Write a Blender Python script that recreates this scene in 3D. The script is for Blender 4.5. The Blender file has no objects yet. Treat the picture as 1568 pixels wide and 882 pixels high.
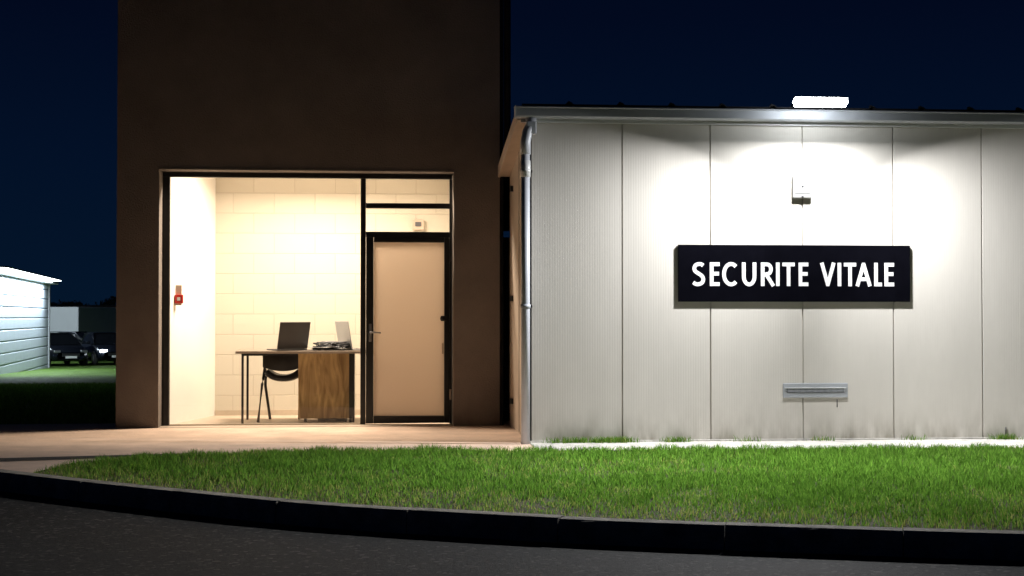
import bpy, bmesh, math, random
import numpy as np
from mathutils import Vector, Matrix
random.seed(4); rng=np.random.default_rng(4)
sc=bpy.context.scene
sc.view_settings.view_transform='Standard'
sc.view_settings.look='None'
sc.view_settings.exposure=0
COL=sc.collection

# ------------------------------------------------------------ materials
def mat_new(name):
    m=bpy.data.materials.new(name); m.use_nodes=True
    nt=m.node_tree; b=nt.nodes['Principled BSDF']
    return m,nt,b
def simple(name,col,rough=.6,metal=0.,var=.12,vscale=6.,bump=0.,bscale=80.,stretch=(1,1,1),spec=.5):
    """principled with noise-varied colour and bump, in world space"""
    m,nt,b=mat_new(name); N=nt.nodes; L=nt.links
    b.inputs['Roughness'].default_value=rough; b.inputs['Metallic'].default_value=metal
    b.inputs['Specular IOR Level'].default_value=spec
    geo=N.new('ShaderNodeNewGeometry'); mp=N.new('ShaderNodeMapping'); mp.inputs['Scale'].default_value=stretch
    L.new(geo.outputs['Position'],mp.inputs['Vector'])
    n=N.new('ShaderNodeTexNoise'); n.inputs['Scale'].default_value=vscale; n.inputs['Detail'].default_value=8; n.inputs['Roughness'].default_value=.65
    L.new(mp.outputs[0],n.inputs['Vector'])
    r=N.new('ShaderNodeValToRGB'); r.color_ramp.elements[0].position=.3; r.color_ramp.elements[1].position=.7
    c=np.array(col[:3]); a=c*(1-var); d=np.minimum(c*(1+var),.95)
    r.color_ramp.elements[0].color=(*a,1); r.color_ramp.elements[1].color=(*d,1)
    L.new(n.outputs['Fac'],r.inputs['Fac']); L.new(r.outputs['Color'],b.inputs['Base Color'])
    if bump>0:
        n2=N.new('ShaderNodeTexNoise'); n2.inputs['Scale'].default_value=bscale; n2.inputs['Detail'].default_value=5
        L.new(mp.outputs[0],n2.inputs['Vector'])
        bp=N.new('ShaderNodeBump'); bp.inputs['Strength'].default_value=bump; bp.inputs['Distance'].default_value=.01
        L.new(n2.outputs['Fac'],bp.inputs['Height']); L.new(bp.outputs[0],b.inputs['Normal'])
    return m
def emit(name,col,st):
    m,nt,b=mat_new(name)
    b.inputs['Base Color'].default_value=(*col,1); b.inputs['Emission Color'].default_value=(*col,1); b.inputs['Emission Strength'].default_value=st
    return m

M_render=simple('brown_render',(.195,.165,.143),.95,var=.18,vscale=1.6,bump=.9,bscale=60)
M_plaster=simple('white_plaster',(.80,.77,.71),.9,var=.03,vscale=2,bump=.15,bscale=90)
M_black=simple('black_frame_paint',(.010,.010,.010),.45,var=.2)
M_floor=simple('interior_floor',(.5,.40,.31),.5,var=.12,vscale=5,bump=.1)
M_white=simple('white_coated_metal',(.62,.63,.62),.4,var=.06,vscale=3)
M_alarm=simple('alarm_plastic',(.33,.33,.32),.5,var=.04,vscale=5,spec=.1)
M_gutter=simple('gutter_zinc',(.42,.44,.47),.5,var=.08,vscale=4,metal=.1)
M_roofdark=simple('dark_roof_sheet',(.015,.015,.017),.8,var=.2,spec=.1)
M_beige=simple('beige_flashing',(.52,.42,.33),.6,var=.1,vscale=4)
M_pvc=simple('pale_pvc',(.50,.52,.56),.4,var=.06,vscale=5)
M_conc=simple('apron_concrete',(.62,.46,.355),.9,var=.20,vscale=2.0,bump=.8,bscale=30)
M_footing=simple('pale_footing_concrete',(.46,.44,.40),.9,var=.28,vscale=7,bump=.8,bscale=50)
M_signblack=simple('sign_black_lacquer',(.003,.003,.005),.7,var=.2,spec=0.)
M_letter=simple('sign_white_letter',(.85,.85,.85),.5,var=.02)
M_metaldark=simple('dark_steel',(.03,.03,.032),.4,metal=.4,var=.1)
M_red=simple('red_plastic',(.55,.03,.02),.4,var=.05)
M_greyplastic=simple('grey_plastic',(.10,.10,.11),.4,var=.05)
M_silver=simple('silver_aluminium',(.5,.52,.55),.3,metal=.6,var=.04)
M_paper=simple('paper',(.7,.7,.68),.8,var=.04)
M_hedge=simple('foliage_dark',(.02,.03,.012),.9,var=.5,vscale=1.2)
M_shedwall=simple('shed_cladding',(.50,.56,.62),.5,var=.05,vscale=2)
M_tyre=simple('rubber',(.015,.015,.015),.8)
M_carpaint=simple('car_paint_dark',(.014,.018,.028),.25,metal=.3,var=.05)
M_carglass=simple('car_glass',(.01,.012,.015),.08,var=.05)
M_chrome=simple('alloy',(.4,.4,.42),.3,metal=.8)
M_truck=simple('truck_box_white',(.55,.58,.60),.5,var=.06,vscale=1)
M_soil=simple('lawn_soil',(.090,.082,.036),.95,var=.45,vscale=9,bump=.8,bscale=50)
M_darkstrip=simple('dark_strip_surface',(.035,.03,.026),.95,var=.5,vscale=60,bump=.9,bscale=90)
M_skirt=simple('skirting',(.5,.42,.32),.6)

# panel wall: faint dirty streaks near the bottom
M_panel=simple('sandwich_panel_white',(.62,.59,.535),.6,var=.04,vscale=2.0,stretch=(1.6,1,.5),spec=.15)
def add_dirt(m,zr=(0,.55),amount=.45,col=(.22,.2,.15)):
    nt=m.node_tree;N=nt.nodes;L=nt.links;b=N['Principled BSDF']
    src=b.inputs['Base Color'].links[0].from_socket
    geo=N.new('ShaderNodeNewGeometry'); sep=N.new('ShaderNodeSeparateXYZ'); L.new(geo.outputs['Position'],sep.inputs[0])
    mr=N.new('ShaderNodeMapRange'); mr.inputs['From Min'].default_value=zr[1]; mr.inputs['From Max'].default_value=zr[0]; L.new(sep.outputs['Z'],mr.inputs['Value'])
    mp=N.new('ShaderNodeMapping'); mp.inputs['Scale'].default_value=(7,7,2.2); L.new(geo.outputs['Position'],mp.inputs['Vector'])
    n=N.new('ShaderNodeTexNoise'); n.inputs['Scale'].default_value=1.3; n.inputs['Detail'].default_value=7; L.new(mp.outputs[0],n.inputs['Vector'])
    pw=N.new('ShaderNodeMath'); pw.operation='POWER'; pw.inputs[1].default_value=2.6; L.new(mr.outputs[0],pw.inputs[0])
    mu=N.new('ShaderNodeMath'); mu.operation='MULTIPLY'; L.new(pw.outputs[0],mu.inputs[0])
    r=N.new('ShaderNodeValToRGB'); r.color_ramp.elements[0].position=.35; r.color_ramp.elements[1].position=.7; L.new(n.outputs['Fac'],r.inputs['Fac']); L.new(r.outputs['Color'],mu.inputs[1])
    m2=N.new('ShaderNodeMath'); m2.operation='MULTIPLY'; m2.inputs[1].default_value=amount*2; m2.use_clamp=True; L.new(mu.outputs[0],m2.inputs[0])
    mix=N.new('ShaderNodeMixRGB'); mix.inputs['Color2'].default_value=(*col,1); L.new(m2.outputs[0],mix.inputs['Fac']); L.new(src,mix.inputs['Color1']); L.new(mix.outputs[0],b.inputs['Base Color'])
add_dirt(M_panel,amount=.45,zr=(0,.5))
add_dirt(M_render,zr=(0,.5),amount=.3,col=(.12,.09,.07))

# painted block wall
M_block,nt,b=mat_new('painted_blockwork'); N=nt.nodes;L=nt.links
geo=N.new('ShaderNodeNewGeometry'); sep=N.new('ShaderNodeSeparateXYZ'); cb=N.new('ShaderNodeCombineXYZ')
L.new(geo.outputs['Position'],sep.inputs[0]); L.new(sep.outputs['X'],cb.inputs['X']); L.new(sep.outputs['Z'],cb.inputs['Y'])
br=N.new('ShaderNodeTexBrick'); br.inputs['Scale'].default_value=1; br.inputs['Brick Width'].default_value=.5; br.inputs['Row Height'].default_value=.25
br.inputs['Mortar Size'].default_value=.006; br.inputs['Mortar Smooth'].default_value=.4
br.inputs['Color1'].default_value=(.60,.555,.46,1); br.inputs['Color2'].default_value=(.585,.54,.445,1); br.inputs['Mortar'].default_value=(.52,.47,.385,1)
L.new(cb.outputs[0],br.inputs['Vector']); L.new(br.outputs['Color'],b.inputs['Base Color'])
bp=N.new('ShaderNodeBump'); bp.inputs['Strength'].default_value=.6; bp.inputs['Distance'].default_value=.005; bp.invert=True
L.new(br.outputs['Fac'],bp.inputs['Height']); L.new(bp.outputs[0],b.inputs['Normal']); b.inputs['Roughness'].default_value=.85

# wood
M_wood,nt,b=mat_new('oak_wood'); N=nt.nodes;L=nt.links
geo=N.new('ShaderNodeNewGeometry'); mp=N.new('ShaderNodeMapping'); mp.inputs['Scale'].default_value=(7,7,1.4); mp.inputs['Rotation'].default_value=(0,.25,0); L.new(geo.outputs['Position'],mp.inputs['Vector'])
n=N.new('ShaderNodeTexNoise'); n.inputs['Scale'].default_value=1.3; n.inputs['Detail'].default_value=9; n.inputs['Distortion'].default_value=2.0; L.new(mp.outputs[0],n.inputs['Vector'])
r=N.new('ShaderNodeValToRGB'); r.color_ramp.elements[0].position=.3; r.color_ramp.elements[1].position=.68
r.color_ramp.elements[0].color=(.28,.17,.065,1); r.color_ramp.elements[1].color=(.64,.45,.21,1)
L.new(n.outputs['Fac'],r.inputs['Fac']); L.new(r.outputs['Color'],b.inputs['Base Color']); b.inputs['Roughness'].default_value=.55

# door panel (obscured)
M_doorpanel,nt,b=mat_new('door_panel_frosted'); N=nt.nodes;L=nt.links
b.inputs['Base Color'].default_value=(.76,.66,.56,1); b.inputs['Roughness'].default_value=.6
tr=N.new('ShaderNodeBsdfTranslucent'); tr.inputs['Color'].default_value=(.9,.81,.71,1)
mx=N.new('ShaderNodeMixShader'); mx.inputs[0].default_value=.40
L.new(b.outputs[0],mx.inputs[1]); L.new(tr.outputs[0],mx.inputs[2]); L.new(mx.outputs[0],N['Material Output'].inputs['Surface'])
# glass
M_glass,nt,b=mat_new('window_glass'); N=nt.nodes;L=nt.links
tp=N.new('ShaderNodeBsdfTransparent'); tp.inputs[0].default_value=(.96,.97,.97,1); gl=N.new('ShaderNodeBsdfGlossy'); gl.inputs['Roughness'].default_value=.02
mx=N.new('ShaderNodeMixShader'); mx.inputs[0].default_value=.05
L.new(tp.outputs[0],mx.inputs[1]); L.new(gl.outputs[0],mx.inputs[2]); L.new(mx.outputs[0],N['Material Output'].inputs['Surface'])

# asphalt: dark binder, scattered paler stones, worn patches
M_asph,nt,b=mat_new('asphalt'); N=nt.nodes;L=nt.links
geo=N.new('ShaderNodeNewGeometry')
n=N.new('ShaderNodeTexNoise'); n.inputs['Scale'].default_value=.8; n.inputs['Detail'].default_value=8; L.new(geo.outputs['Position'],n.inputs['Vector'])
n3=N.new('ShaderNodeTexNoise'); n3.inputs['Scale'].default_value=22; n3.inputs['Detail'].default_value=8; n3.inputs['Roughness'].default_value=.9; L.new(geo.outputs['Position'],n3.inputs['Vector'])
vo=N.new('ShaderNodeTexVoronoi'); vo.inputs['Scale'].default_value=38; L.new(geo.outputs['Position'],vo.inputs['Vector'])
sx_=N.new('ShaderNodeSeparateXYZ'); L.new(vo.outputs['Color'],sx_.inputs[0])
r=N.new('ShaderNodeValToRGB'); r.color_ramp.interpolation='CONSTANT'; e=r.color_ramp.elements
e[0].position=0; e[0].color=(.012,.0115,.011,1); e[1].position=.93; e[1].color=(.17,.16,.145,1)
k=e.new(.45); k.color=(.022,.021,.020,1); k=e.new(.78); k.color=(.050,.047,.043,1)
L.new(sx_.outputs['X'],r.inputs['Fac'])
r3=N.new('ShaderNodeValToRGB'); r3.color_ramp.elements[0].position=.35; r3.color_ramp.elements[1].position=.65; r3.color_ramp.elements[0].color=(.25,.25,.25,1); L.new(n3.outputs['Fac'],r3.inputs['Fac'])
m1=N.new('ShaderNodeMixRGB'); m1.blend_type='MULTIPLY'; m1.inputs['Fac'].default_value=.8; L.new(r.outputs['Color'],m1.inputs['Color1']); L.new(r3.outputs['Color'],m1.inputs['Color2'])
mix=N.new('ShaderNodeMixRGB'); mix.blend_type='MULTIPLY'; mix.inputs['Fac'].default_value=.75
L.new(m1.outputs[0],mix.inputs['Color1']); 
r2=N.new('ShaderNodeValToRGB'); r2.color_ramp.elements[0].position=.3; r2.color_ramp.elements[1].position=.7; r2.color_ramp.elements[0].color=(.3,.3,.3,1)
L.new(n.outputs['Fac'],r2.inputs['Fac']); L.new(r2.outputs['Color'],mix.inputs['Color2']); L.new(mix.outputs[0],b.inputs['Base Color'])
bp=N.new('ShaderNodeBump'); bp.inputs['Strength'].default_value=1; bp.inputs['Distance'].default_value=.035; L.new(n3.outputs['Fac'],bp.inputs['Height']); L.new(bp.outputs[0],b.inputs['Normal'])
b.inputs['Roughness'].default_value=.75; b.inputs['Specular IOR Level'].default_value=.3

M_kerb=simple('kerb_concrete',(.27,.25,.21),.9,var=.5,vscale=7,bump=.9,bscale=40)

# terrain grass (far) and blades
def grass_mat(name,attr):
    m,nt,b=mat_new(name); N=nt.nodes;L=nt.links
    geo=N.new('ShaderNodeNewGeometry')
    n=N.new('ShaderNodeTexNoise'); n.inputs['Scale'].default_value=1.3; n.inputs['Detail'].default_value=6; L.new(geo.outputs['Position'],n.inputs['Vector'])
    r=N.new('ShaderNodeValToRGB'); e=r.color_ramp.elements; e[0].position=.32; e[0].color=(.058,.110,.018,1); e[1].position=.72; e[1].color=(.10,.175,.032,1)
    L.new(n.outputs['Fac'],r.inputs['Fac'])
    if attr:
        a=N.new('ShaderNodeAttribute'); a.attribute_name='rnd'
        r2=N.new('ShaderNodeValToRGB'); e=r2.color_ramp.elements; e[0].position=0; e[0].color=(.032,.070,.014,1); e[1].position=1; e[1].color=(.30,.24,.12,1)
        k=e.new(.45); k.color=(.088,.158,.032,1); k=e.new(.82); k.color=(.145,.225,.05,1); k=e.new(.92); k.color=(.26,.215,.10,1)
        L.new(a.outputs['Fac'],r2.inputs['Fac'])
        mx=N.new('ShaderNodeMixRGB'); mx.inputs['Fac'].default_value=.78; L.new(r.outputs['Color'],mx.inputs['Color1']); L.new(r2.outputs['Color'],mx.inputs['Color2']); L.new(mx.outputs[0],b.inputs['Base Color'])
        tl=N.new('ShaderNodeBsdfTranslucent'); ga=N.new('ShaderNodeMixRGB'); ga.blend_type='MULTIPLY'; ga.inputs['Fac'].default_value=1; ga.inputs['Color2'].default_value=(2.0,2.5,1.5,1)
        L.new(mx.outputs[0],ga.inputs['Color1']); L.new(ga.outputs[0],tl.inputs['Color'])
        ms=N.new('ShaderNodeMixShader'); ms.inputs[0].default_value=.55; L.new(b.outputs[0],ms.inputs[1]); L.new(tl.outputs[0],ms.inputs[2]); L.new(ms.outputs[0],N['Material Output'].inputs['Surface'])
    else:
        L.new(r.outputs['Color'],b.inputs['Base Color'])
        n2=N.new('ShaderNodeTexNoise'); n2.inputs['Scale'].default_value=12; n2.inputs['Detail'].default_value=8; L.new(geo.outputs['Position'],n2.inputs['Vector'])
        bp=N.new('ShaderNodeBump'); bp.inputs['Distance'].default_value=.1; L.new(n2.outputs['Fac'],bp.inputs['Height']); L.new(bp.outputs[0],b.inputs['Normal'])
    b.inputs['Roughness'].default_value=.75; b.inputs['Specular IOR Level'].default_value=.08
    return m
M_blade=grass_mat('grass_blade',True); M_terr=grass_mat('field_grass',False)

# ------------------------------------------------------------ mesh helpers
def empty(name,loc=(0,0,0),rotz=0):
    o=bpy.data.objects.new(name,None); o.location=loc; o.rotation_euler=(0,0,rotz); o.empty_display_size=.2; COL.objects.link(o); return o
def mesh_obj(name,verts,faces,mat,parent=None,smooth=False):
    me=bpy.data.meshes.new(name); me.from_pydata([tuple(v) for v in verts],[],faces); me.update()
    if mat: me.materials.append(mat)
    if smooth:
        for p in me.polygons: p.use_smooth=True
    o=bpy.data.objects.new(name,me); COL.objects.link(o)
    if parent: o.parent=parent
    return o
def box(name,x0,x1,y0,y1,z0,z1,mat,parent=None,bev=0.):
    bm=bmesh.new(); bmesh.ops.create_cube(bm,size=1)
    for v in bm.verts:
        v.co=Vector(((x0+x1)/2+v.co.x*(x1-x0),(y0+y1)/2+v.co.y*(y1-y0),(z0+z1)/2+v.co.z*(z1-z0)))
    if bev>0: bmesh.ops.bevel(bm,geom=bm.edges[:],offset=bev,segments=2,affect='EDGES',profile=.5)
    me=bpy.data.meshes.new(name); bm.to_mesh(me); bm.free(); me.materials.append(mat)
    o=bpy.data.objects.new(name,me); COL.objects.link(o)
    if parent: o.parent=parent
    return o
def tube(name,pts,r,mat,parent=None,seg=14,closed_caps=True):
    pts=[Vector(p) for p in pts]; verts=[];faces=[]
    for i,p in enumerate(pts):
        if i==0: d=pts[1]-p
        elif i==len(pts)-1: d=p-pts[i-1]
        else: d=(pts[i+1]-p).normalized()+(p-pts[i-1]).normalized()
        d.normalize(); up=Vector((0,0,1)) if abs(d.z)<.9 else Vector((0,1,0))
        a=d.cross(up).normalized(); b2=d.cross(a).normalized()
        rr=r[i] if isinstance(r,(list,tuple)) else r
        for k in range(seg):
            t=2*math.pi*k/seg; verts.append(p+a*math.cos(t)*rr+b2*math.sin(t)*rr)
    for i in range(len(pts)-1):
        for k in range(seg):
            k2=(k+1)%seg; faces.append((i*seg+k,i*seg+k2,(i+1)*seg+k2,(i+1)*seg+k))
    if closed_caps:
        faces.append(tuple(range(seg))[::-1]); faces.append(tuple((len(pts)-1)*seg+k for k in range(seg)))
    return mesh_obj(name,verts,faces,mat,parent,True)
def prism(name,poly,z0,z1,mat,parent=None):
    n=len(poly); v=[(x,y,z0) for x,y in poly]+[(x,y,z1) for x,y in poly]
    f=[tuple(range(n))[::-1],tuple(range(n,2*n))]+[(i,(i+1)%n,(i+1)%n+n,i+n) for i in range(n)]
    o=mesh_obj(name,v,f,mat,parent)
    bm=bmesh.new(); bm.from_mesh(o.data); bmesh.ops.recalc_face_normals(bm,faces=bm.faces[:]); bmesh.ops.triangulate(bm,faces=[f for f in bm.faces if len(f.verts)>4]); bm.to_mesh(o.data); bm.free()
    return o
def sideprism(name,prof,y0,y1,mat,parent=None,axis='y'):
    n=len(prof)
    if axis=='y': v=[(a,y0,z) for a,z in prof]+[(a,y1,z) for a,z in prof]
    else: v=[(y0,a,z) for a,z in prof]+[(y1,a,z) for a,z in prof]
    f=[tuple(range(n))[::-1],tuple(range(n,2*n))]+[(i,(i+1)%n,(i+1)%n+n,i+n) for i in range(n)]
    o=mesh_obj(name,v,f,mat,parent)
    bm=bmesh.new(); bm.from_mesh(o.data); bmesh.ops.recalc_face_normals(bm,faces=bm.faces[:]); bm.to_mesh(o.data); bm.free()
    return o
def catmull(P,n=8):
    P=[np.array(p,float) for p in P]; Q=[2*P[0]-P[1]]+P+[2*P[-1]-P[-2]]; out=[]
    for i in range(1,len(Q)-2):
        for k in range(n):
            t=k/n; a,b_,c,d=Q[i-1],Q[i],Q[i+1],Q[i+2]
            out.append(.5*((2*b_)+(-a+c)*t+(2*a-5*b_+4*c-d)*t*t+(-a+3*b_-3*c+d)*t**3))
    out.append(P[-1]); return out

# ------------------------------------------------------------ ground
KERB=[(-60,16.2),(-30,15.8),(-14,15.2),(-8,14.6),(-5.4,13.7),(-4.0,12.75),(-2.91,11.76),(-2.01,10.91),(-.53,9.65),(.50,9.05),(1.407,8.62),(2.515,8.22),(3.59,7.87),(6,7.25),(10,6.5),(20,5.2),(60,3.0)]
kc=catmull(KERB,6); kx=np.array([p[0] for p in kc]); ky=np.array([p[1] for p in kc])
def terr_z(y):
    return np.interp(y,[-300,16.5,17.1,65,2000],[-.25,-.25,-.03,-1.0,-1.0])
ys=[-300,-60,0,10,16.5,17.1,20,25,30,40,50,65,90,150,400,1500]; xs=list(np.linspace(-1200,1200,25))
v=[(x,y,float(terr_z(y))) for y in ys for x in xs]; nx=len(xs)
f=[(j*nx+i,j*nx+i+1,(j+1)*nx+i+1,(j+1)*nx+i) for j in range(len(ys)-1) for i in range(nx-1)]
mesh_obj('ground',v,f,M_terr)
v=[];f=[]
for i in range(len(kx)):
    v+= [(kx[i],-60,-.13),(kx[i],ky[i]-.02,-.13)]
f=[(2*i,2*i+2,2*i+3,2*i+1) for i in range(len(kx)-1)]
mesh_obj('road',v,f,M_asph)
def offset_curve(x,y,off):
    tx=np.gradient(x); ty=np.gradient(y); l=np.hypot(tx,ty); return x-ty/l*off, y+tx/l*off
s=np.concatenate([[0],np.cumsum(np.hypot(np.diff(kx),np.diff(ky)))])
verts=[];faces=[]
S0=np.interp(-12,kx,s); S1=np.interp(22,kx,s)
q=S0
def kp(ss): return np.array([np.interp(ss,s,kx),np.interp(ss,s,ky)])
while q<S1:
    e=q+.994; base=len(verts); m=7; jz=random.uniform(-.004,.004); jo=random.uniform(-.005,.005)
    for k in range(m):
        ss=q+(e-q)*k/(m-1); p=kp(ss); t=kp(ss+.02)-kp(ss-.02); t/=np.linalg.norm(t); nn=np.array([-t[1],t[0]])
        w1=random.uniform(-.004,.003)
        for (o_,z) in [(-.012,-.3),(0.0-w1,-.025+jz+w1),(.008-w1,-.001+jz+w1),(.024,.012+jz),(.145,.012+jz),(.15,.006+jz),(.15,-.3)]:
            w=p+nn*(o_+jo); verts.append((w[0],w[1],z))
    for k in range(m-1):
        for j in range(6):
            a=base+k*7+j; faces.append((a,a+1,a+8,a+7))
    faces.append(tuple(base+j for j in range(7))); faces.append(tuple(base+(m-1)*7+j for j in range(7))[::-1])
    q+=1.0
o=mesh_obj('kerb',verts,faces,M_kerb)
bm=bmesh.new(); bm.from_mesh(o.data); bmesh.ops.recalc_face_normals(bm,faces=bm.faces[:]); bm.to_mesh(o.data); bm.free()
PATH=[(-2.68,11.75),(-2.54,12.30),(-2.11,12.93),(-1.2,13.35),(-.44,13.49),(.5,13.42),(1.41,13.34),(3,13.30),(6,13.18),(14,13.1),(30,13.0)]
pc=catmull(PATH,5); pxx=np.array([p[0] for p in pc]); pyy=np.array([p[1] for p in pc])
ox,oy=offset_curve(kx,ky,.14)
def kerb_in(x): return np.interp(x,ox,oy)
v=[];f=[];xx=np.linspace(-2.66,30,140)
for x in xx: v+=[(x,kerb_in(x)-.005,-.004),(x,max(np.interp(x,pxx,pyy),kerb_in(x)+.01),-.004)]
f=[(2*i,2*i+2,2*i+3,2*i+1) for i in range(len(xx)-1)]
mesh_obj('lawn',v,f,M_soil)
v=[];f=[]
xx=np.concatenate([np.linspace(-14,-2.68,50),np.linspace(-2.6,30,140)])
for x in xx:
    y0=kerb_in(x)-.003 if x<-2.67 else np.interp(x,pxx,pyy)-.03
    y0=max(y0,kerb_in(x)-.003)
    v+=[(x,y0,.002),(x,17.15,.002)]
f=[(2*i,2*i+2,2*i+3,2*i+1) for i in range(len(xx)-1)]
mesh_obj('pavement',v,f,M_conc)
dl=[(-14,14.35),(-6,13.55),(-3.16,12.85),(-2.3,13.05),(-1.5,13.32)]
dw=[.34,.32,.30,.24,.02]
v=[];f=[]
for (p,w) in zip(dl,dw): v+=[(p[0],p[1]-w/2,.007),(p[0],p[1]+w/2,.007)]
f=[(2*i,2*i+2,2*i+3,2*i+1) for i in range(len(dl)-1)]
mesh_obj('dark_strip',v,f,M_darkstrip)  # flat, mottled dark strip lying just above the pavement

# ------------------------------------------------------------ grass blades
def vnoise(x,y,sc_,seed):
    r=np.random.default_rng(seed); g=r.random((64,64)); u=(x*sc_)%63; w=(y*sc_)%63
    i=u.astype(int); j=w.astype(int); fu=u-i; fw=w-j; fu=fu*fu*(3-2*fu); fw=fw*fw*(3-2*fw)
    return (g[i,j]*(1-fu)+g[i+1,j]*fu)*(1-fw)+(g[i,j+1]*(1-fu)+g[i+1,j+1]*fu)*fw
def blades(name,x,y,z,h,w,rnd):
    n=len(x); a=rng.random(n)*2*np.pi; dx=np.cos(a)*w/2; dy=np.sin(a)*w/2
    la=rng.random(n)*2*np.pi; ln=h*rng.uniform(.15,.75,n); lx=np.cos(la)*ln; ly=np.sin(la)*ln
    V=np.zeros((n,5,3))
    V[:,0]=np.stack([x-dx,y-dy,z],1); V[:,1]=np.stack([x+dx,y+dy,z],1)
    V[:,2]=np.stack([x+dx*.8+lx*.35,y+dy*.8+ly*.35,z+h*.6],1); V[:,3]=np.stack([x-dx*.8+lx*.35,y-dy*.8+ly*.35,z+h*.6],1)
    V[:,4]=np.stack([x+lx,y+ly,z+h],1)
    me=bpy.data.meshes.new(name); me.vertices.add(n*5); me.vertices.foreach_set('co',V.ravel().astype(np.float32))
    b0=np.arange(n)*5
    loops=np.stack([b0,b0+1,b0+2,b0+3,b0+3,b0+2,b0+4],1).ravel()
    me.loops.add(n*7); me.loops.foreach_set('vertex_index',loops.astype(np.int32))
    me.polygons.add(n*2); st=np.stack([np.arange(n)*7,np.arange(n)*7+4],1).ravel(); me.polygons.foreach_set('loop_start',st.astype(np.int32))
    me.update(calc_edges=True); me.validate()
    at=me.attributes.new('rnd','FLOAT','POINT'); at.data.foreach_set('value',np.repeat(rnd,5).astype(np.float32))
    me.materials.append(M_blade); o=bpy.data.objects.new(name,me); COL.objects.link(o); return o
n=460000
x=rng.uniform(-2.66,9.5,n); y=rng.uniform(6.6,13.6,n)
lo=kerb_in(x)+.0; hi=np.interp(x,pxx,pyy)+.02+.05*(vnoise(x+5,y,5,3)-.5)
k=(y>lo)&(y<hi); x=x[k];y=y[k];lo=lo[k];hi=hi[k]
pat=vnoise(x+7,y+3,1.6,1)*.45+vnoise(x+9,y+3,6,2)*.55
fine=vnoise(x+3,y+1,14,5)
edge=np.clip((y-lo)/(.7+1.3*vnoise(x+11,y,2.5,9)),0,1)
keep=rng.random(len(x))<np.clip(.20+.7*pat+.5*fine,0,1)*np.clip(.35+edge*.8,0,1)
x=x[keep];y=y[keep];pat=pat[keep];edge=edge[keep];fine=fine[keep]; n=len(x)
h=(.008+.036*pat+.034*fine)*rng.uniform(.6,1.4,n)*(.6+.4*edge)
rnd=np.clip(rng.random(n)*.86+(1-edge)*rng.random(n)*.7+(pat<.36)*rng.random(n)*.3,0,1)
blades('grass',x,y,np.full(n,-.004),h,rng.uniform(.0035,.006,n),rnd)
n=60000; x=rng.uniform(-11,-3,n); y=rng.uniform(17.1,36,n)
blades('field_grass',x,y,terr_z(y)-.002,rng.uniform(.04,.1,n),rng.uniform(.006,.014,n),rng.random(n)*.85)
cx=np.array([1.75,1.95,2.15,2.3,2.38,2.9,4.35,6.2,3.6,5.3]); cn=np.array([160,260,300,330,200,240,60,260,50,60])
cc=np.repeat(cx,cn); n=len(cc)
blades('weeds',cc+rng.normal(0,.07,n),14.10-np.abs(rng.normal(0,.05,n))-.01,np.full(n,.003),rng.uniform(.02,.075,n),rng.uniform(.004,.008,n),rng.random(n))

# ------------------------------------------------------------ office building (tall)
T=empty('office_building')
XL,XR=-2.823,1.50; Y0=16.4; YW=16.76; H=7.2
OL,OR,OT=-2.367,.8716,2.838
box('front_pier_left',XL,OL,Y0,YW,-1,H,M_render,T)
box('front_pier_right',OR,1.385,Y0,YW,-1,H,M_render,T)
box('front_wall_above',OL,OR,Y0,YW,OT,H,M_render,T)
box('side_wall_left',XL,XL+.3,YW,24,-1,H,M_render,T)
box('side_wall_right',1.085,1.385,YW,24,-1,H,M_render,T)
box('rear_wall',XL+.3,1.085,23.7,24,-1,H,M_render,T)
box('roof_slab',XL+.3,1.085,YW,23.7,H-.3,H-.02,M_roofdark,T)
box('roof_coping',XL-.04,1.42,Y0-.04,24.04,H,H+.08,M_roofdark,T)
box('corner_trim',1.387,1.43,Y0+.03,YW,-.2,H,M_roofdark,T,.004)
tube('dark_downpipe',[(1.475,16.46,2.9),(1.475,16.46,H)],.04,M_roofdark,T)
box('head_trim',OL-.03,OR+.03,Y0-.008,Y0,OT,OT+.018,M_render,T)
FL=.006
mesh_obj('room_floor',[(OL,Y0,FL),(OR,Y0,FL),(OR,18.4,FL),(OL,18.4,FL)],[(0,1,2,3)],M_floor,T)
prism('room_wall_left',[(-2.30,YW),(-1.966,18.36),(-1.966,18.6),(-2.52,18.6),(-2.52,YW)],0,3.3,M_plaster,T)
box('room_wall_rear',-1.966,1.0,18.36,18.5,0,3.3,M_block,T)
box('room_wall_right',.92,1.08,YW,18.36,0,3.3,M_plaster,T)
box('room_ceiling',-2.5,1.08,YW,18.6,3.3,3.4,M_plaster,T)
box('skirting',-1.96,.92,18.345,18.36,.0,.07,M_skirt,T)
FY0,FY1=16.655,16.735
F=empty('frame'); F.parent=T
box('jamb_left',-2.362,-2.288,FY0,FY1,.01,2.78,M_black,F,.004)
box('head',-2.362,.866,FY0,FY1,2.781,2.836,M_black,F,.004)
box('mullion',-.169,-.110,FY0,FY1,.01,2.78,M_black,F,.004)
box('jamb_right',.8355,.8665,FY0,FY1,.01,2.78,M_black,F,.004)
box('transom_bar',-.109,.835,FY0,FY1,2.447,2.506,M_black,F,.004)
box('door_head',-.109,.835,FY0,FY1,2.12,2.181,M_black,F,.004)
box('threshold_left',-2.287,-.17,FY0+.02,FY1-.02,.007,.02,M_skirt,F)
for nm,a,b_,c,d in [('glazing_main',-2.287,-.17,.021,2.78),('glazing_top',-.109,.835,2.507,2.78),('glazing_mid',-.109,.835,2.182,2.446)]:
    mesh_obj(nm,[(a,16.70,c),(b_,16.70,c),(b_,16.70,d),(a,16.70,d)],[(0,1,2,3)],M_glass,F)
D=empty('door'); D.parent=T
box('stile_left',-.107,-.022,FY0-.012,FY1-.02,.02,2.118,M_black,D,.005)
box('stile_right',.776,.833,FY0-.012,FY1-.02,.02,2.118,M_black,D,.005)
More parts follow.
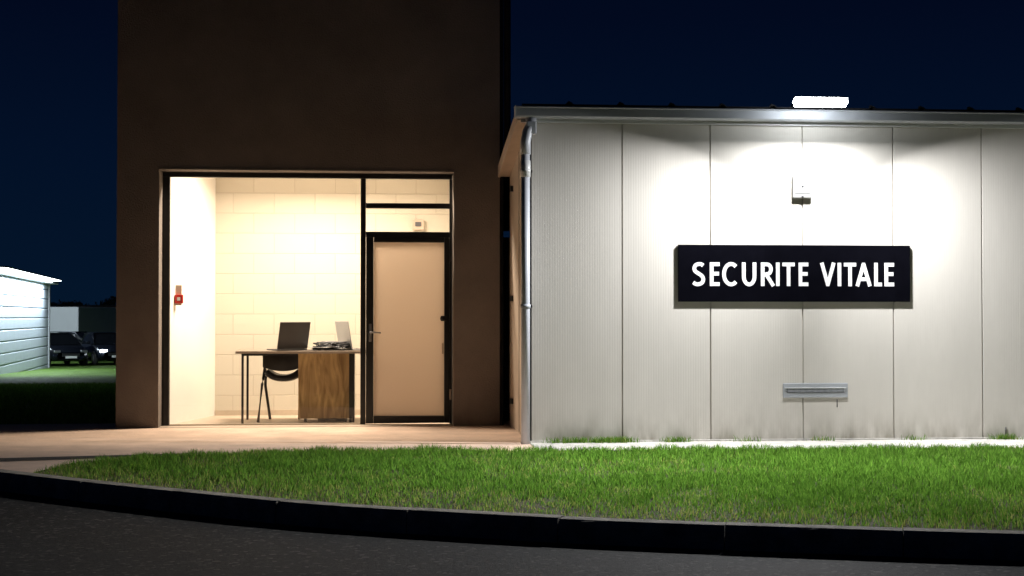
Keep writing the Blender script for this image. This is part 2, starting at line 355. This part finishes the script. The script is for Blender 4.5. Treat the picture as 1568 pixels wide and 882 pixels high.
box('rail_top',-.021,.775,FY0-.012,FY1-.02,2.063,2.118,M_black,D,.005)
box('rail_bottom',-.021,.775,FY0-.012,FY1-.02,.02,.10,M_black,D,.005)
box('panel',-.021,.775,FY0+.02,FY0+.035,.101,2.062,M_doorpanel,D)
box('handle_plate',-.075,-.045,FY0-.022,FY0-.0125,.94,1.14,M_chrome,D,.004)
tube('handle_lever',[(-.06,FY0-.02,1.045),(-.06,FY0-.07,1.045),(-.04,FY0-.078,1.045),(.06,FY0-.078,1.04)],.010,M_chrome,D,8)
tube('lock_knob',[(.755,FY0-.02,1.20),(.755,FY0-.075,1.20)],[.024,.03],M_metaldark,D,12)
box('lock_body',.735,.80,FY0-.04,FY0-.013,1.17,1.23,M_metaldark,D,.006)
box('latch',.75,.768,FY0-.0,FY0+.019,.80,.92,M_beige,D,.003)
tube('hinge_low',[(.845,FY0-.02,.28),(.845,FY0-.02,.40)],.013,M_beige,D,10)
tube('hinge_top',[(.845,FY0-.02,1.85),(.845,FY0-.02,1.97)],.013,M_metaldark,D,10)
tb=empty('thermostat_box')
box('housing',.455,.60,18.31,18.345,2.30,2.43,M_beige,tb,.008)
box('display',.49,.565,18.302,18.309,2.345,2.40,M_greyplastic,tb,.003)
fa=empty('fire_alarm_button')
box('housing',-2.262,-2.17,16.90,16.95,1.37,1.47,M_red,fa,.006)
box('window',-2.235,-2.20,16.893,16.899,1.40,1.44,M_paper,fa,.002)
box('back_plate',-2.262,-2.19,16.951,16.965,1.35,1.58,M_beige,fa,.003)
cl=empty('ceiling_light')
box('housing',-1.3,-.1,17.0,17.22,3.24,3.298,M_white,cl,.01)
box('diffuser',-1.28,-.12,17.02,17.20,3.222,3.239,emit('warm_diffuser',(1,.82,.6),6),cl,.004)
def area(name,loc,rot,sx,sy,pw,col,parent=None,spread=180):
    ld=bpy.data.lights.new(name,'AREA'); ld.shape='RECTANGLE'; ld.size=sx; ld.size_y=sy; ld.energy=pw; ld.color=col; ld.spread=math.radians(spread)
    o=bpy.data.objects.new(name,ld); o.location=loc; o.rotation_euler=rot; COL.objects.link(o)
    if parent: o.parent=parent
    return o
area('lamp',(-.7,17.11,3.17),(math.radians(-18),0,0),1.15,.18,250,(1,.84,.67),cl)

# ------------------------------------------------------------ desk
DK=empty('office_desk')
DZ=.83
box('top',-1.575,.12,16.86,17.62,DZ-.028,DZ,simple('desk_laminate',(.22,.17,.13),.5,var=.08,vscale=6),DK,.004)
box('edge_band',-1.578,.122,16.852,16.859,DZ-.03,DZ-.002,simple('desk_edge',(.45,.38,.32),.5),DK)
for xx_,yy_ in [(-1.50,16.9),(-1.50,17.56)]:
    box('leg',xx_-.013,xx_+.013,yy_-.013,yy_+.013,.008,DZ-.029,M_metaldark,DK,.002)
box('leg_rail',-1.513,-1.487,16.914,17.546,DZ-.06,DZ-.030,M_metaldark,DK)
box('apron_rail',-1.486,-.88,16.93,16.955,DZ-.055,DZ-.030,M_metaldark,DK)
box('pedestal',-.882,-.30,17.05,17.58,.05,DZ-.029,M_wood,DK,.003)
box('pedestal_plinth',-.66,-.33,17.09,17.55,.008,.049,M_black,DK)
box('pedestal_side',-.299,-.24,17.0,17.58,.008,DZ-.029,M_metaldark,DK,.003)
CH=empty('office_chair')
def curved_panel(name,xc,w,y0,bow,z0,z1,th,mat,parent,n=12,lean=0.,smile=0.):
    v=[];f=[]
    for i in range(n+1):
        t=-1+2*i/n; xx=xc+t*w/2; yy=y0-bow*(t*t)
        zz=smile*t*t
        for (dy,z) in [(0,z0+zz),(th,z0+zz),(th+lean,z1+zz*.3),(lean,z1+zz*.3)]: v.append((xx,yy+dy,z))
    for i in range(n):
        for j in range(4):
            a=i*4+j; b2=i*4+(j+1)%4; f.append((a,b2,b2+4,a+4))
    f.append((0,1,2,3)); f.append((n*4+3,n*4+2,n*4+1,n*4))
    o=mesh_obj(name,v,f,mat,parent,True)
    bm=bmesh.new(); bm.from_mesh(o.data); bmesh.ops.recalc_face_normals(bm,faces=bm.faces[:]); bm.to_mesh(o.data); bm.free()
    md=o.modifiers.new('b','BEVEL'); md.width=.006; md.segments=2
    return o
cxh=-1.07
curved_panel('backrest',cxh,.46,17.32,.10,.585,.80,.02,M_black,CH,smile=.05)
v=[];f=[];nu,nv=14,10
for i in range(nu+1):
    for j in range(nv+1):
        u=-1+2*i/nu; w=-1+2*j/nv
        rx=.235*(1-.12*abs(w)**3); ry=.21*(1-.12*abs(u)**3)
        v.append((cxh+u*rx,17.42+w*ry+0.0,.46+.09*abs(u)**2.4+.02*w*w))
for i in range(nu):
    for j in range(nv):
        a=i*(nv+1)+j; f.append((a,a+1,a+nv+2,a+nv+1))
so=mesh_obj('seat',v,f,M_black,CH,True); md=so.modifiers.new('s','SOLIDIFY'); md.thickness=.06; md.offset=-1
for sx in (-1,1):
    tube('leg_front',[(cxh+sx*.20,17.30,.70),(cxh+sx*.225,17.27,.50),(cxh+sx*.235,17.22,.44),(cxh+sx*.27,17.10,.01)],.017,M_metaldark,CH,8)
    tube('leg_rear',[(cxh+sx*.20,17.34,.60),(cxh+sx*.215,17.45,.42),(cxh+sx*.17,17.62,.01)],.017,M_metaldark,CH,8)

def laptop(name,loc,rot,mat,ang,w=.35,d=.24):
    E=empty(name,loc,rot)
    box('base',-w/2,w/2,-d/2,d/2,.004,.018,mat,E,.004)
    box('keyboard',-w/2+.02,w/2-.02,-d/2+.09,d/2-.02,.0185,.020,M_black,E)
    box('trackpad',-.05,.05,-d/2+.01,-d/2+.075,.0185,.0195,M_greyplastic,E)
    S=empty('screen',(0,d/2-.004,.018)); S.parent=E; S.rotation_euler=(ang,0,0)
    box('lid',-w/2,w/2,0,.007,.004,d+.035,mat,S,.003)
    box('display',-w/2+.008,w/2-.008,-.0016,-.0006,.018,d+.027,M_carglass,S)
    return E
laptop('laptop',(-1.02,17.18,DZ),math.radians(180+28),simple('laptop_graphite',(.055,.052,.052),.45,var=.05),math.radians(-16),.38,.29)
laptop('laptop',(-.21,17.22,DZ),math.radians(115),M_silver,math.radians(-10),.38,.29)
pp=empty('paper_stack')
for i in range(9):
    p=box('sheet',-.105,.105,-.148,.148,0,.004,M_paper if i%3 else M_greyplastic,pp)
    p.location=(-.50+random.uniform(-.12,.12),17.2+random.uniform(-.1,.1),DZ+.001+i*.0048); p.rotation_euler=(0,0,random.uniform(-1,1))
cb_=empty('cable_bundle')
for i in range(8):
    P=[]
    for k in range(9):
        P.append((-.50+random.uniform(-.22,.24),17.05+random.uniform(-.08,.12),DZ+.03+random.uniform(0,.07)*(1 if 0<k<8 else -.3)))
    P=[tuple(p) for p in catmull(P,6)]
    tube('cable',P,.006,M_black if i%3 else M_greyplastic,cb_,6)
tube('charger_cable',[tuple(p) for p in catmull([(-.8,17.0,DZ+.008),(-.7,16.95,DZ+.008),(-.62,17.05,DZ+.02),(-.5,17.0,DZ+.05)],6)],.005,M_black,cb_,6)
box('headset_pad',-.52,-.44,17.0,17.08,DZ+.03,DZ+.10,M_black,cb_,.025)
box('headset_pad_2',-.36,-.28,17.02,17.08,DZ+.04,DZ+.09,M_black,cb_,.02)
box('charger',-.72,-.62,17.0,17.05,DZ+.001,DZ+.035,M_black,cb_,.008)

# ------------------------------------------------------------ warehouse (white sandwich panels)
W=empty('warehouse_building')
WY=14.14; WX0=1.498; WX1=15.0; WT=3.12
joints=[WX0,2.392,3.265,4.187,5.107,6.017,6.93,7.84,8.75,9.66,10.57,11.48,12.39,13.3,14.2,WX1]
pts=[]
for a,b_ in zip(joints[:-1],joints[1:]):
    g=.005; pts+=[(a,WY+.02),(a+g,WY+.02),(a+g+.002,WY)]
    nrib=int((b_-a-2*g)/.0245); pitch=(b_-a-2*g-.004)/nrib
    for i in range(nrib):
        x0=a+g+.002+i*pitch; 
        if i>0: pts+=[(x0-.0035,WY),(x0-.001,WY+.0004),(x0+.001,WY+.0004),(x0+.0035,WY)]
    pts+=[(b_-g-.002,WY),(b_-g,WY+.02)]
v=[];f=[]
for p in pts: v+=[(p[0],p[1],.0),(p[0],p[1],WT)]
f=[(2*i,2*i+2,2*i+3,2*i+1) for i in range(len(pts)-1)]
mesh_obj('panel_front',v,f,M_panel,W)
sideprism('wall_side',[(WY+.021,-.3),(16.40,-.3),(16.40,2.84),(WY+.021,3.14)],WX0,WX0+.08,M_beige,W,axis='x')
box('corner_trim',WX0-.012,WX0-.001,WY-.004,WY+.10,.0,WT,M_metaldark,W,.002)
box('side_joint',WX0-.004,WX0-.0005,15.3,15.32,.02,2.95,M_metaldark,W)
for z in (.30,1.42,2.62):
    box('side_bracket',WX0-.035,WX0-.001,15.95,16.03,z-.03,z+.03,M_metaldark,W,.004)
box('rear_wall',WX0,WX1,19.9,20,-1,2.3,M_beige,W)
box('end_wall',WX1-.1,WX1,WY+.02,19.9,-1,3.0,M_panel,W)
xr=WX0-.10; prof=[]
while xr<WX1+.1:
    prof+=[(xr,0),(xr+.42,0),(xr+.445,.022),(xr+.475,.022),(xr+.50,0)]; xr+=.5
v=[]
for (xa,dz) in prof:
    v+=[(xa,WY-.13,3.262+dz),(xa,20.1,2.40+dz)]
f=[(2*i,2*i+2,2*i+3,2*i+1) for i in range(len(prof)-1)]
rf=mesh_obj('roof',v,f,M_roofdark,W); md=rf.modifiers.new('s','SOLIDIFY'); md.thickness=.012; md.offset=0
for i in range(28):
    xb=WX0-.1+.46+.5*i
    if xb<WX1: box('roof_fixing',xb-.012,xb+.012,WY-.10,WY-.06,3.275,3.302,M_roofdark,W,.004)
box('fascia',WX0-.10,WX1,WY-.03,WY-.002,3.10,3.24,M_white,W,.003)
gp=[(WY-.031,3.135),(WY-.125,3.135),(WY-.14,3.15),(WY-.14,3.225),(WY-.148,3.235),(WY-.14,3.245),(WY-.128,3.238),(WY-.128,3.152),(WY-.04,3.148),(WY-.04,3.21),(WY-.031,3.21)]
sideprism('gutter',gp,WX0-.16,WX1,M_gutter,W,axis='x')
box('gutter_end',WX0-.167,WX0-.1605,WY-.148,WY-.03,3.133,3.25,M_white,W,.002)
sideprism('rake_fascia',[(WY-.03,3.12),(16.38,2.78),(16.38,2.915),(WY-.03,3.255)],WX0-.135,WX0-.11,M_beige,W,axis='x')
sideprism('rake_soffit',[(WY-.03,3.13),(16.38,2.79),(16.38,2.80),(WY-.03,3.14)],WX0-.109,WX0-.002,M_beige,W,axis='x')
box('footing',WX0-.02,WX1,WY-.035,WY-.003,-.1,.022,M_footing,W,.004)
mesh_obj('footing_path',[(WX0-.02,13.25,.008),(WX1,13.0,.008),(WX1,WY-.036,.008),(WX0-.02,WY-.036,.008)],[(0,1,2,3)],M_footing,W)
DP=empty('downpipe')
tube('pipe',[(1.432,14.02,-.02),(1.432,14.02,2.80)],.042,M_pvc,DP,20)
tube('pipe_upper',[(1.432,14.02,2.78),(1.432,14.02,2.90),(1.452,14.04,3.0),(1.49,14.06,3.07),(1.49,14.06,3.136)],[.05,.05,.05,.05,.055],M_pvc,DP,18)
box('hopper',1.44,1.54,14.005,14.10,2.98,3.10,M_pvc,DP,.012)
for z in (2.62,1.32):
    tube('bracket',[(1.432,14.02,z-.018),(1.432,14.02,z+.018)],.050,M_gutter if z<2 else M_white,DP,20)
    box('bracket_arm',1.432,1.50,14.03,14.13,z-.012,z+.012,M_metaldark,DP,.002)
tube('collar',[(1.432,14.02,2.56),(1.432,14.02,2.72)],.0485,M_white,DP,20)

# sign
SG=empty('wall_sign')
box('board',2.941,5.271,WY-.022,WY-.004,1.367,1.924,M_signblack,SG,.002)
LT=empty('lettering'); LT.parent=SG
ly=WY-.0222; CH_=.231; ZB=1.521
def ribbon(pts,w,th,closed=False):
    P=[np.array(p,float) for p in pts]; n=len(P); Lf=[];R=[]
    for i in range(n):
        a=P[max(i-1,0)]; c=P[min(i+1,n-1)]
        d1=P[i]-a; d2=c-P[i]
        d1=d1/np.linalg.norm(d1) if np.linalg.norm(d1)>1e-9 else None; d2=d2/np.linalg.norm(d2) if np.linalg.norm(d2)>1e-9 else None
        if d1 is None:d1=d2
        if d2 is None:d2=d1
        t=d1+d2; t/=np.linalg.norm(t); nn=np.array([-t[1],t[0]]); sc2=1/max(.4,np.dot(nn,np.array([-d1[1],d1[0]])))
        Lf.append(P[i]+nn*w/2*sc2); R.append(P[i]-nn*w/2*sc2)
    v=[];f=[]
    for a,b2 in zip(Lf,R): v+=[(a[0],ly,a[1]),(b2[0],ly,b2[1]),(a[0],ly-th,a[1]),(b2[0],ly-th,b2[1])]
    for i in range(n-1):
        b0=4*i;b1=b0+4
        f+=[(b0+2,b0+3,b1+3,b1+2),(b0,b0+2,b1+2,b1),(b0+3,b0+1,b1+1,b1+3)]
    f+=[(0,1,3,2),(4*n-4,4*n-2,4*n-1,4*n-3)]
    return v,f
ST=.158
def glyph(ch,w):
    h=ST/2
    if ch=='I': return [([(w/2,0),(w/2,1)],0)]
    if ch=='E': return [([(h,0),(h,1)],0),([(h,1-h),(w,1-h)],0),([(h,.52),(w*.93,.52)],0),([(h,h),(w,h)],0)]
    if ch=='L': return [([(h,0),(h,1)],0),([(h,h),(w,h)],0)]
    if ch=='T': return [([(w/2,0),(w/2,1)],0),([(0,1-h),(w,1-h)],0)]
    if ch=='V': return [([(h*.95,1),(w/2,.06)],0),([(w-h*.95,1),(w/2,.06)],0),([(w/2-.07,.06),(w/2+.07,.06)],1)]
    if ch=='A': return [([(h*.95,0),(w/2,.94)],0),([(w-h*.95,0),(w/2,.94)],0),([(w*.24,.30),(w*.76,.30)],0),([(w/2-.07,.94),(w/2+.07,.94)],1)]
    if ch=='C': 
        P=[]
        for k in range(25):
            a=math.radians(48+k*(264/24)); P.append((w*.56+(w*.56-h)*math.cos(a)*1.02,.5+(.5-h*.85)*math.sin(a)))
        return [(P,0)]
    if ch=='U':
        P=[(h,1)]; r=(w-2*h)/2
        for k in range(15):
            a=math.pi+math.pi*k/14; P.append((w/2+r*math.cos(a),.40+(.40-h*.85)*math.sin(a)))
        P.append((w-h,1)); return [(P,0)]
    if ch=='R':
        P=[(h,1-h)]+[(w*.48+(w*.42-h)*math.cos(a)*1.05,.715+(.285-h)*math.sin(a)) for a in np.linspace(math.pi/2,-math.pi/2,14)]+[(h,.43+h*.5)]
        return [([(h,0),(h,1)],0),(P,0),([(w*.45,.46),(w-.02,0)],0)]
    if ch=='S':
        P=[(w-.09,.86),(w*.70,.915),(w*.5,.925),(w*.27,.875),(w*.17,.745),(w*.25,.62),(w*.5,.52),(w*.75,.42),(w*.85,.285),(w*.76,.14),(w*.52,.075),(w*.28,.08),(.05,.15)]
        return [(catmull(P,5),0)]
# letter extents along the 311-unit long inscription
LETT=[('S',0,20),('E',27,42),('C',46,70),('U',76,98),('R',105,125),('I',128,134),('T',138,157),('E',163,178),
      ('V',196,220),('I',223,229),('T',233,252),('A',251,276),('L',280,292),('E',296,311)]
X0s,X1s=3.077,5.107
th=.002
for ch,a,b_ in LETT:
    xa=X0s+a/311*(X1s-X0s); xb=X0s+b_/311*(X1s-X0s); w=(xb-xa)/CH_
    V=[];Fc=[]
    for (pl,tp_) in glyph(ch,w):
        th+=.00005
        if th>.0024: th=.002
        vv,ff=ribbon([(xa+p[0]*CH_,ZB+p[1]*CH_) for p in pl],(ST if not tp_ else .12)*CH_,th)
        o_=len(V); V+=vv; Fc+=[tuple(i+o_ for i in q_) for q_ in ff]
    ob=mesh_obj('letter_'+ch.lower(),V,Fc,M_letter,LT)
    bm=bmesh.new(); bm.from_mesh(ob.data); bmesh.ops.recalc_face_normals(bm,faces=bm.faces[:]); bm.to_mesh(ob.data); bm.free()

# alarm box
AB=empty('alarm_box')
box('housing',4.083,4.274,WY-.045,WY-.001,2.385,2.612,M_alarm,AB,.012)
box('front_cover',4.10,4.257,WY-.050,WY-.0445,2.43,2.60,M_alarm,AB,.003)
tube('sensor_lens',[(4.178,WY-.045,2.405),(4.178,WY-.051,2.405)],.012,M_greyplastic,AB,12)
tube('indicator',[(4.178,WY-.049,2.50),(4.178,WY-.053,2.50)],.010,M_metaldark,AB,10)
# vent
VG=empty('vent_grille')
box('plate',3.985,4.637,WY-.010,WY-.001,.425,.566,M_gutter,VG,.003)
box('slot',4.02,4.60,WY-.012,WY-.0102,.475,.515,M_metaldark,VG)
box('hood',4.0,4.62,WY-.018,WY-.0105,.516,.524,M_white,VG,.002)
for i in range(48): box('louvre',4.03+i*.012,4.0365+i*.012,WY-.015,WY-.0125,.48,.515,M_gutter,VG)
for xx_,z0,z1 in ((4.53,.33,.405),(6.25,.03,.12)):
    tube('drain_stub',[(xx_,WY-.004,z0),(xx_,WY-.004,z1)],.005,M_metaldark,W,8)

# flood light on roof edge, on short outrigger arms; three LED boards (one down, two splayed sideways)
FLD=empty('flood_light')
fx0,fx1=3.945,4.465; fy=WY-.55; fz=3.262
tilt=math.radians(25)
fh=empty('lamp_head',((fx0+fx1)/2,fy,fz)); fh.parent=FLD; fh.rotation_euler=(-tilt,0,0)
hw=(fx1-fx0)/2
M_led=emit('led_lens',(.9,.95,1),60)
box('housing',-hw,hw,-.05,.05,0.016,.03,M_white,fh,.005)
box('lens',-hw+.006,hw-.006,-.047,.047,-.035,.015,M_led,fh,.012)
for i in range(9): box('cooling_fin',-hw+.04+i*.055,-hw+.046+i*.055,-.04,.04,.0305,.042,M_greyplastic,fh)
for sx in (-.15,.15):
    tube('bracket',[((fx0+fx1)/2+sx,fy,fz+.035),((fx0+fx1)/2+sx,WY-.3,fz+.045),((fx0+fx1)/2+sx,WY-.16,fz+.03),((fx0+fx1)/2+sx,WY-.02,3.27)],.010,M_metaldark,FLD,8)
LC=(.975,.98,1)
area('led_board_centre',(0,0,-.05),(0,0,0),.2,.09,150,LC,fh)
area('led_board_left',(-.17,0,-.065),(0,math.radians(40),0),.07,.09,125,LC,fh,112)
area('led_board_right',(.17,0,-.065),(0,math.radians(-40),0),.07,.09,125,LC,fh,112)

# ------------------------------------------------------------ distant shed
u=Vector((-1.64,15.0,0)).normalized(); ang=math.atan2(u.y,u.x)
SH=empty('storage_shed',(-12.5,50.5,0),ang-math.pi/2)
ll,lr=-8,15.1
v=[];f=[]; z=-1.2; prof=[]
while z<2.6:
    prof+=[(0,z),(0,z+.33),(-.05,z+.37),(-.05,z+.4)]; z+=.4
for (dx,zz) in prof: v+=[(dx,ll,min(zz,2.62)),(dx,lr,min(zz,2.62))]
f=[(2*i,2*i+1,2*i+3,2*i+2) for i in range(len(prof)-1)]
mesh_obj('ribbed_wall',v,f,M_shedwall,SH)
box('body',-9,-.06,ll,lr,-1.2,2.61,M_shedwall,SH)
box('corner_post',-.02,.05,lr-.25,lr+.02,-1.2,2.62,M_gutter,SH,.01)
box('roof',-9.2,.35,ll-.2,lr+.5,2.63,2.80,M_white,SH,.02)
sl=empty('shed_lamp'); sl.parent=SH
box('housing',.36,.75,-4,13,2.74,2.79,M_greyplastic,sl,.01)
box('lens',.40,.71,-3.9,12.9,2.71,2.739,emit('shed_led',(.85,.95,1),12),sl,.004)
area('lamp',(.56,4.5,2.70),(0,math.radians(6),0),.2,16.5,1000,(.80,.91,1),sl)

# ------------------------------------------------------------ vehicles
def car(name,loc,rotz,lit=False):
    E=empty(name,loc,rotz)
    secs=[(-2.1,.62,.30,.62,.60),(-2.02,.76,.25,.72,.72),(-1.5,.86,.22,.86,.82),(-.8,.89,.20,.96,.86),(0,.9,.2,.98,.87),(.9,.9,.2,1.0,.87),(1.6,.88,.22,1.02,.85),(2.05,.8,.28,.98,.78),(2.12,.7,.4,.8,.7)]
    v=[];f=[];m=10
    for (y,hw_,zb,zt,hw2) in secs:
        ring=[(-hw_*.8,zb),(-hw_,zb+.12),(-hw_,(zb+zt)/2),(-hw2,zt-.06),(-hw2*.9,zt),(hw2*.9,zt),(hw2,zt-.06),(hw_,(zb+zt)/2),(hw_,zb+.12),(hw_*.8,zb)]
        v+=[(a,y,b2) for a,b2 in ring]
    for i in range(len(secs)-1):
        for j in range(m): f.append((i*m+j,i*m+(j+1)%m,(i+1)*m+(j+1)%m,(i+1)*m+j))
    f.append(tuple(range(m))); f.append(tuple((len(secs)-1)*m+j for j in range(m))[::-1])
    mesh_obj('body',v,f,M_carpaint,E,True)
    cs=[(-1.0,.80,.95,.97),(-.25,.66,.97,1.42),(.5,.66,.97,1.47),(1.3,.64,.98,1.38),(1.85,.70,.98,1.02)]
    v=[];f=[]
    for (y,hw_,zb,zt) in cs: v+=[(-.84,y,zb),(-hw_,y,zt-.03),(-hw_*.85,y,zt),(hw_*.85,y,zt),(hw_,y,zt-.03),(.84,y,zb)]
    for i in range(4):
        for j in range(5): f.append((i*6+j,i*6+j+1,(i+1)*6+j+1,(i+1)*6+j))
    f+=[tuple(range(6)),tuple(24+j for j in range(6))[::-1]]
    mesh_obj('greenhouse',v,f,M_carglass,E)
    box('roof',-.58,.58,-.2,1.25,1.455,1.485,M_carpaint,E,.012)
    for sx in (-1,1):
        tube('pillar',[(sx*.80,-.98,.98),(sx*.65,-.25,1.43),(sx*.64,1.3,1.39),(sx*.72,1.85,1.02)],.03,M_carpaint,E,8)
        for yy_ in (-1.3,1.3):
            tube('wheel',[(sx*.74,yy_,.32),(sx*.92,yy_,.32)],.32,M_tyre,E,20)
            tube('rim',[(sx*.90,yy_,.32),(sx*.93,yy_,.32)],.2,M_chrome,E,12)
        box('headlamp',sx*.60-.16,sx*.60+.16,-2.09,-1.98,.60,.72,emit('headlamp_on',(.85,.93,1),25) if lit else M_chrome,E,.03)
        box('mirror',sx*.98-.09,sx*.98+.09,-.75,-.62,.98,1.1,M_carpaint,E,.03)
    box('grille',-.4,.4,-2.13,-2.08,.42,.58,M_metaldark,E,.02)
    box('number_plate',-.26,.26,-2.15,-2.131,.36,.46,M_paper,E)
    return E
gz=-1.0
car('parked_car',(-14.55,69.2,gz),math.radians(28))
car('parked_car',(-12.6,70.5,gz),math.radians(24),True)
car('parked_car',(-14.9,75.5,gz),math.radians(70))
TK=empty('box_truck',(-16.4,84,gz),math.radians(-12))
box('cargo_box',-1.15,1.15,-3,3,.75,2.75,M_truck,TK,.04)
box('rear_frame',-1.17,1.17,-3.03,-3.001,.72,.85,M_greyplastic,TK)
box('cab',-1.05,1.05,3.15,4.9,.5,2.4,M_truck,TK,.15)
box('windscreen',-.95,.95,4.88,4.93,1.4,2.2,M_carglass,TK,.02)
for sx in (-1,1):
    for yy_ in (-2,3.9): tube('wheel',[(sx*.8,yy_,.45),(sx*1.1,yy_,.45)],.45,M_tyre,TK,18)
box('chassis',-.5,.5,-2.9,4.4,.4,.7,M_metaldark,TK)
ML=empty('added_fill_lamp')  # added lamp outside the view, brightens the distant truck and cars
tube('fill_mast',[(-21.3,70.5,-1.1),(-21.3,70.5,5.0)],[.08,.05],M_gutter,ML,12)
box('lamp_head',-21.2,-20.6,70.3,70.7,4.95,5.05,M_greyplastic,ML,.02)
box('lens',-21.15,-20.65,70.34,70.66,4.93,4.949,emit('fill_led',(.8,.92,1),10),ML)
area('lamp',(-20.9,70.5,4.9),(math.radians(30),math.radians(-38),0),.4,.2,1500,(.8,.92,1),ML)
WH=empty('distant_depot_building')
box('wall',-19,-8,96,104,-1,1.75,M_shedwall,WH)
box('roof',-19.2,-7.8,95.8,104.2,1.75,1.95,M_roofdark,WH,.03)

def leafmass(name,x0,x1,yc,hmin,hmax,n):
    x=rng.uniform(x0,x1,n); top=hmin+(hmax-hmin)*(vnoise(x+500,x*0+2,.12,7)*.65+vnoise(x+500,x*0+2,.6,8)*.35)
    z=-1+top*np.sqrt(rng.random(n)); y=yc+rng.normal(0,1.6,n)*(1-.3*(z/hmax))
    sz=rng.uniform(.08,.28,n); a=rng.normal(0,1,(n,3)); b2=rng.normal(0,1,(n,3))
    a/=np.linalg.norm(a,axis=1)[:,None]; b2/=np.linalg.norm(b2,axis=1)[:,None]
    c=np.stack([x,y,z],1); V=np.stack([c,c+a*sz[:,None],c+b2*sz[:,None]],1)
    me=bpy.data.meshes.new(name); me.vertices.add(n*3); me.vertices.foreach_set('co',V.ravel().astype(np.float32))
    me.loops.add(n*3); me.loops.foreach_set('vertex_index',np.arange(n*3,dtype=np.int32)); me.polygons.add(n); me.polygons.foreach_set('loop_start',(np.arange(n)*3).astype(np.int32))
    me.update(calc_edges=True); me.materials.append(M_hedge); o=bpy.data.objects.new(name,me); COL.objects.link(o)
leafmass('tree_line',-75,45,125,2.6,5.2,90000)

# ------------------------------------------------------------ sky
w=bpy.data.worlds.new('World'); sc.world=w; w.use_nodes=True; nt=w.node_tree; N=nt.nodes; L=nt.links
bg=N['Background']; tc=N.new('ShaderNodeTexCoord'); sp=N.new('ShaderNodeSeparateXYZ'); L.new(tc.outputs['Generated'],sp.inputs[0])
r=N.new('ShaderNodeValToRGB'); e=r.color_ramp.elements
e[0].position=0; e[0].color=(.0014,.0080,.023,1); e[1].position=.5; e[1].color=(.0006,.0014,.006,1)
k=e.new(.10); k.color=(.0010,.0056,.020,1); k=e.new(.2); k.color=(.0007,.0030,.013,1)
L.new(sp.outputs['Z'],r.inputs['Fac']); L.new(r.outputs['Color'],bg.inputs['Color']); bg.inputs['Strength'].default_value=1

# ------------------------------------------------------------ camera
cd=bpy.data.cameras.new('camera'); cam=bpy.data.objects.new('camera',cd); COL.objects.link(cam)
cd.sensor_width=36; cd.lens=36*2250/1568; cd.clip_end=4000; cd.clip_start=.05
cam.location=(0,0,1.22); cam.rotation_euler=(math.radians(90+1.12),0,math.radians(-5.307))
sc.camera=cam
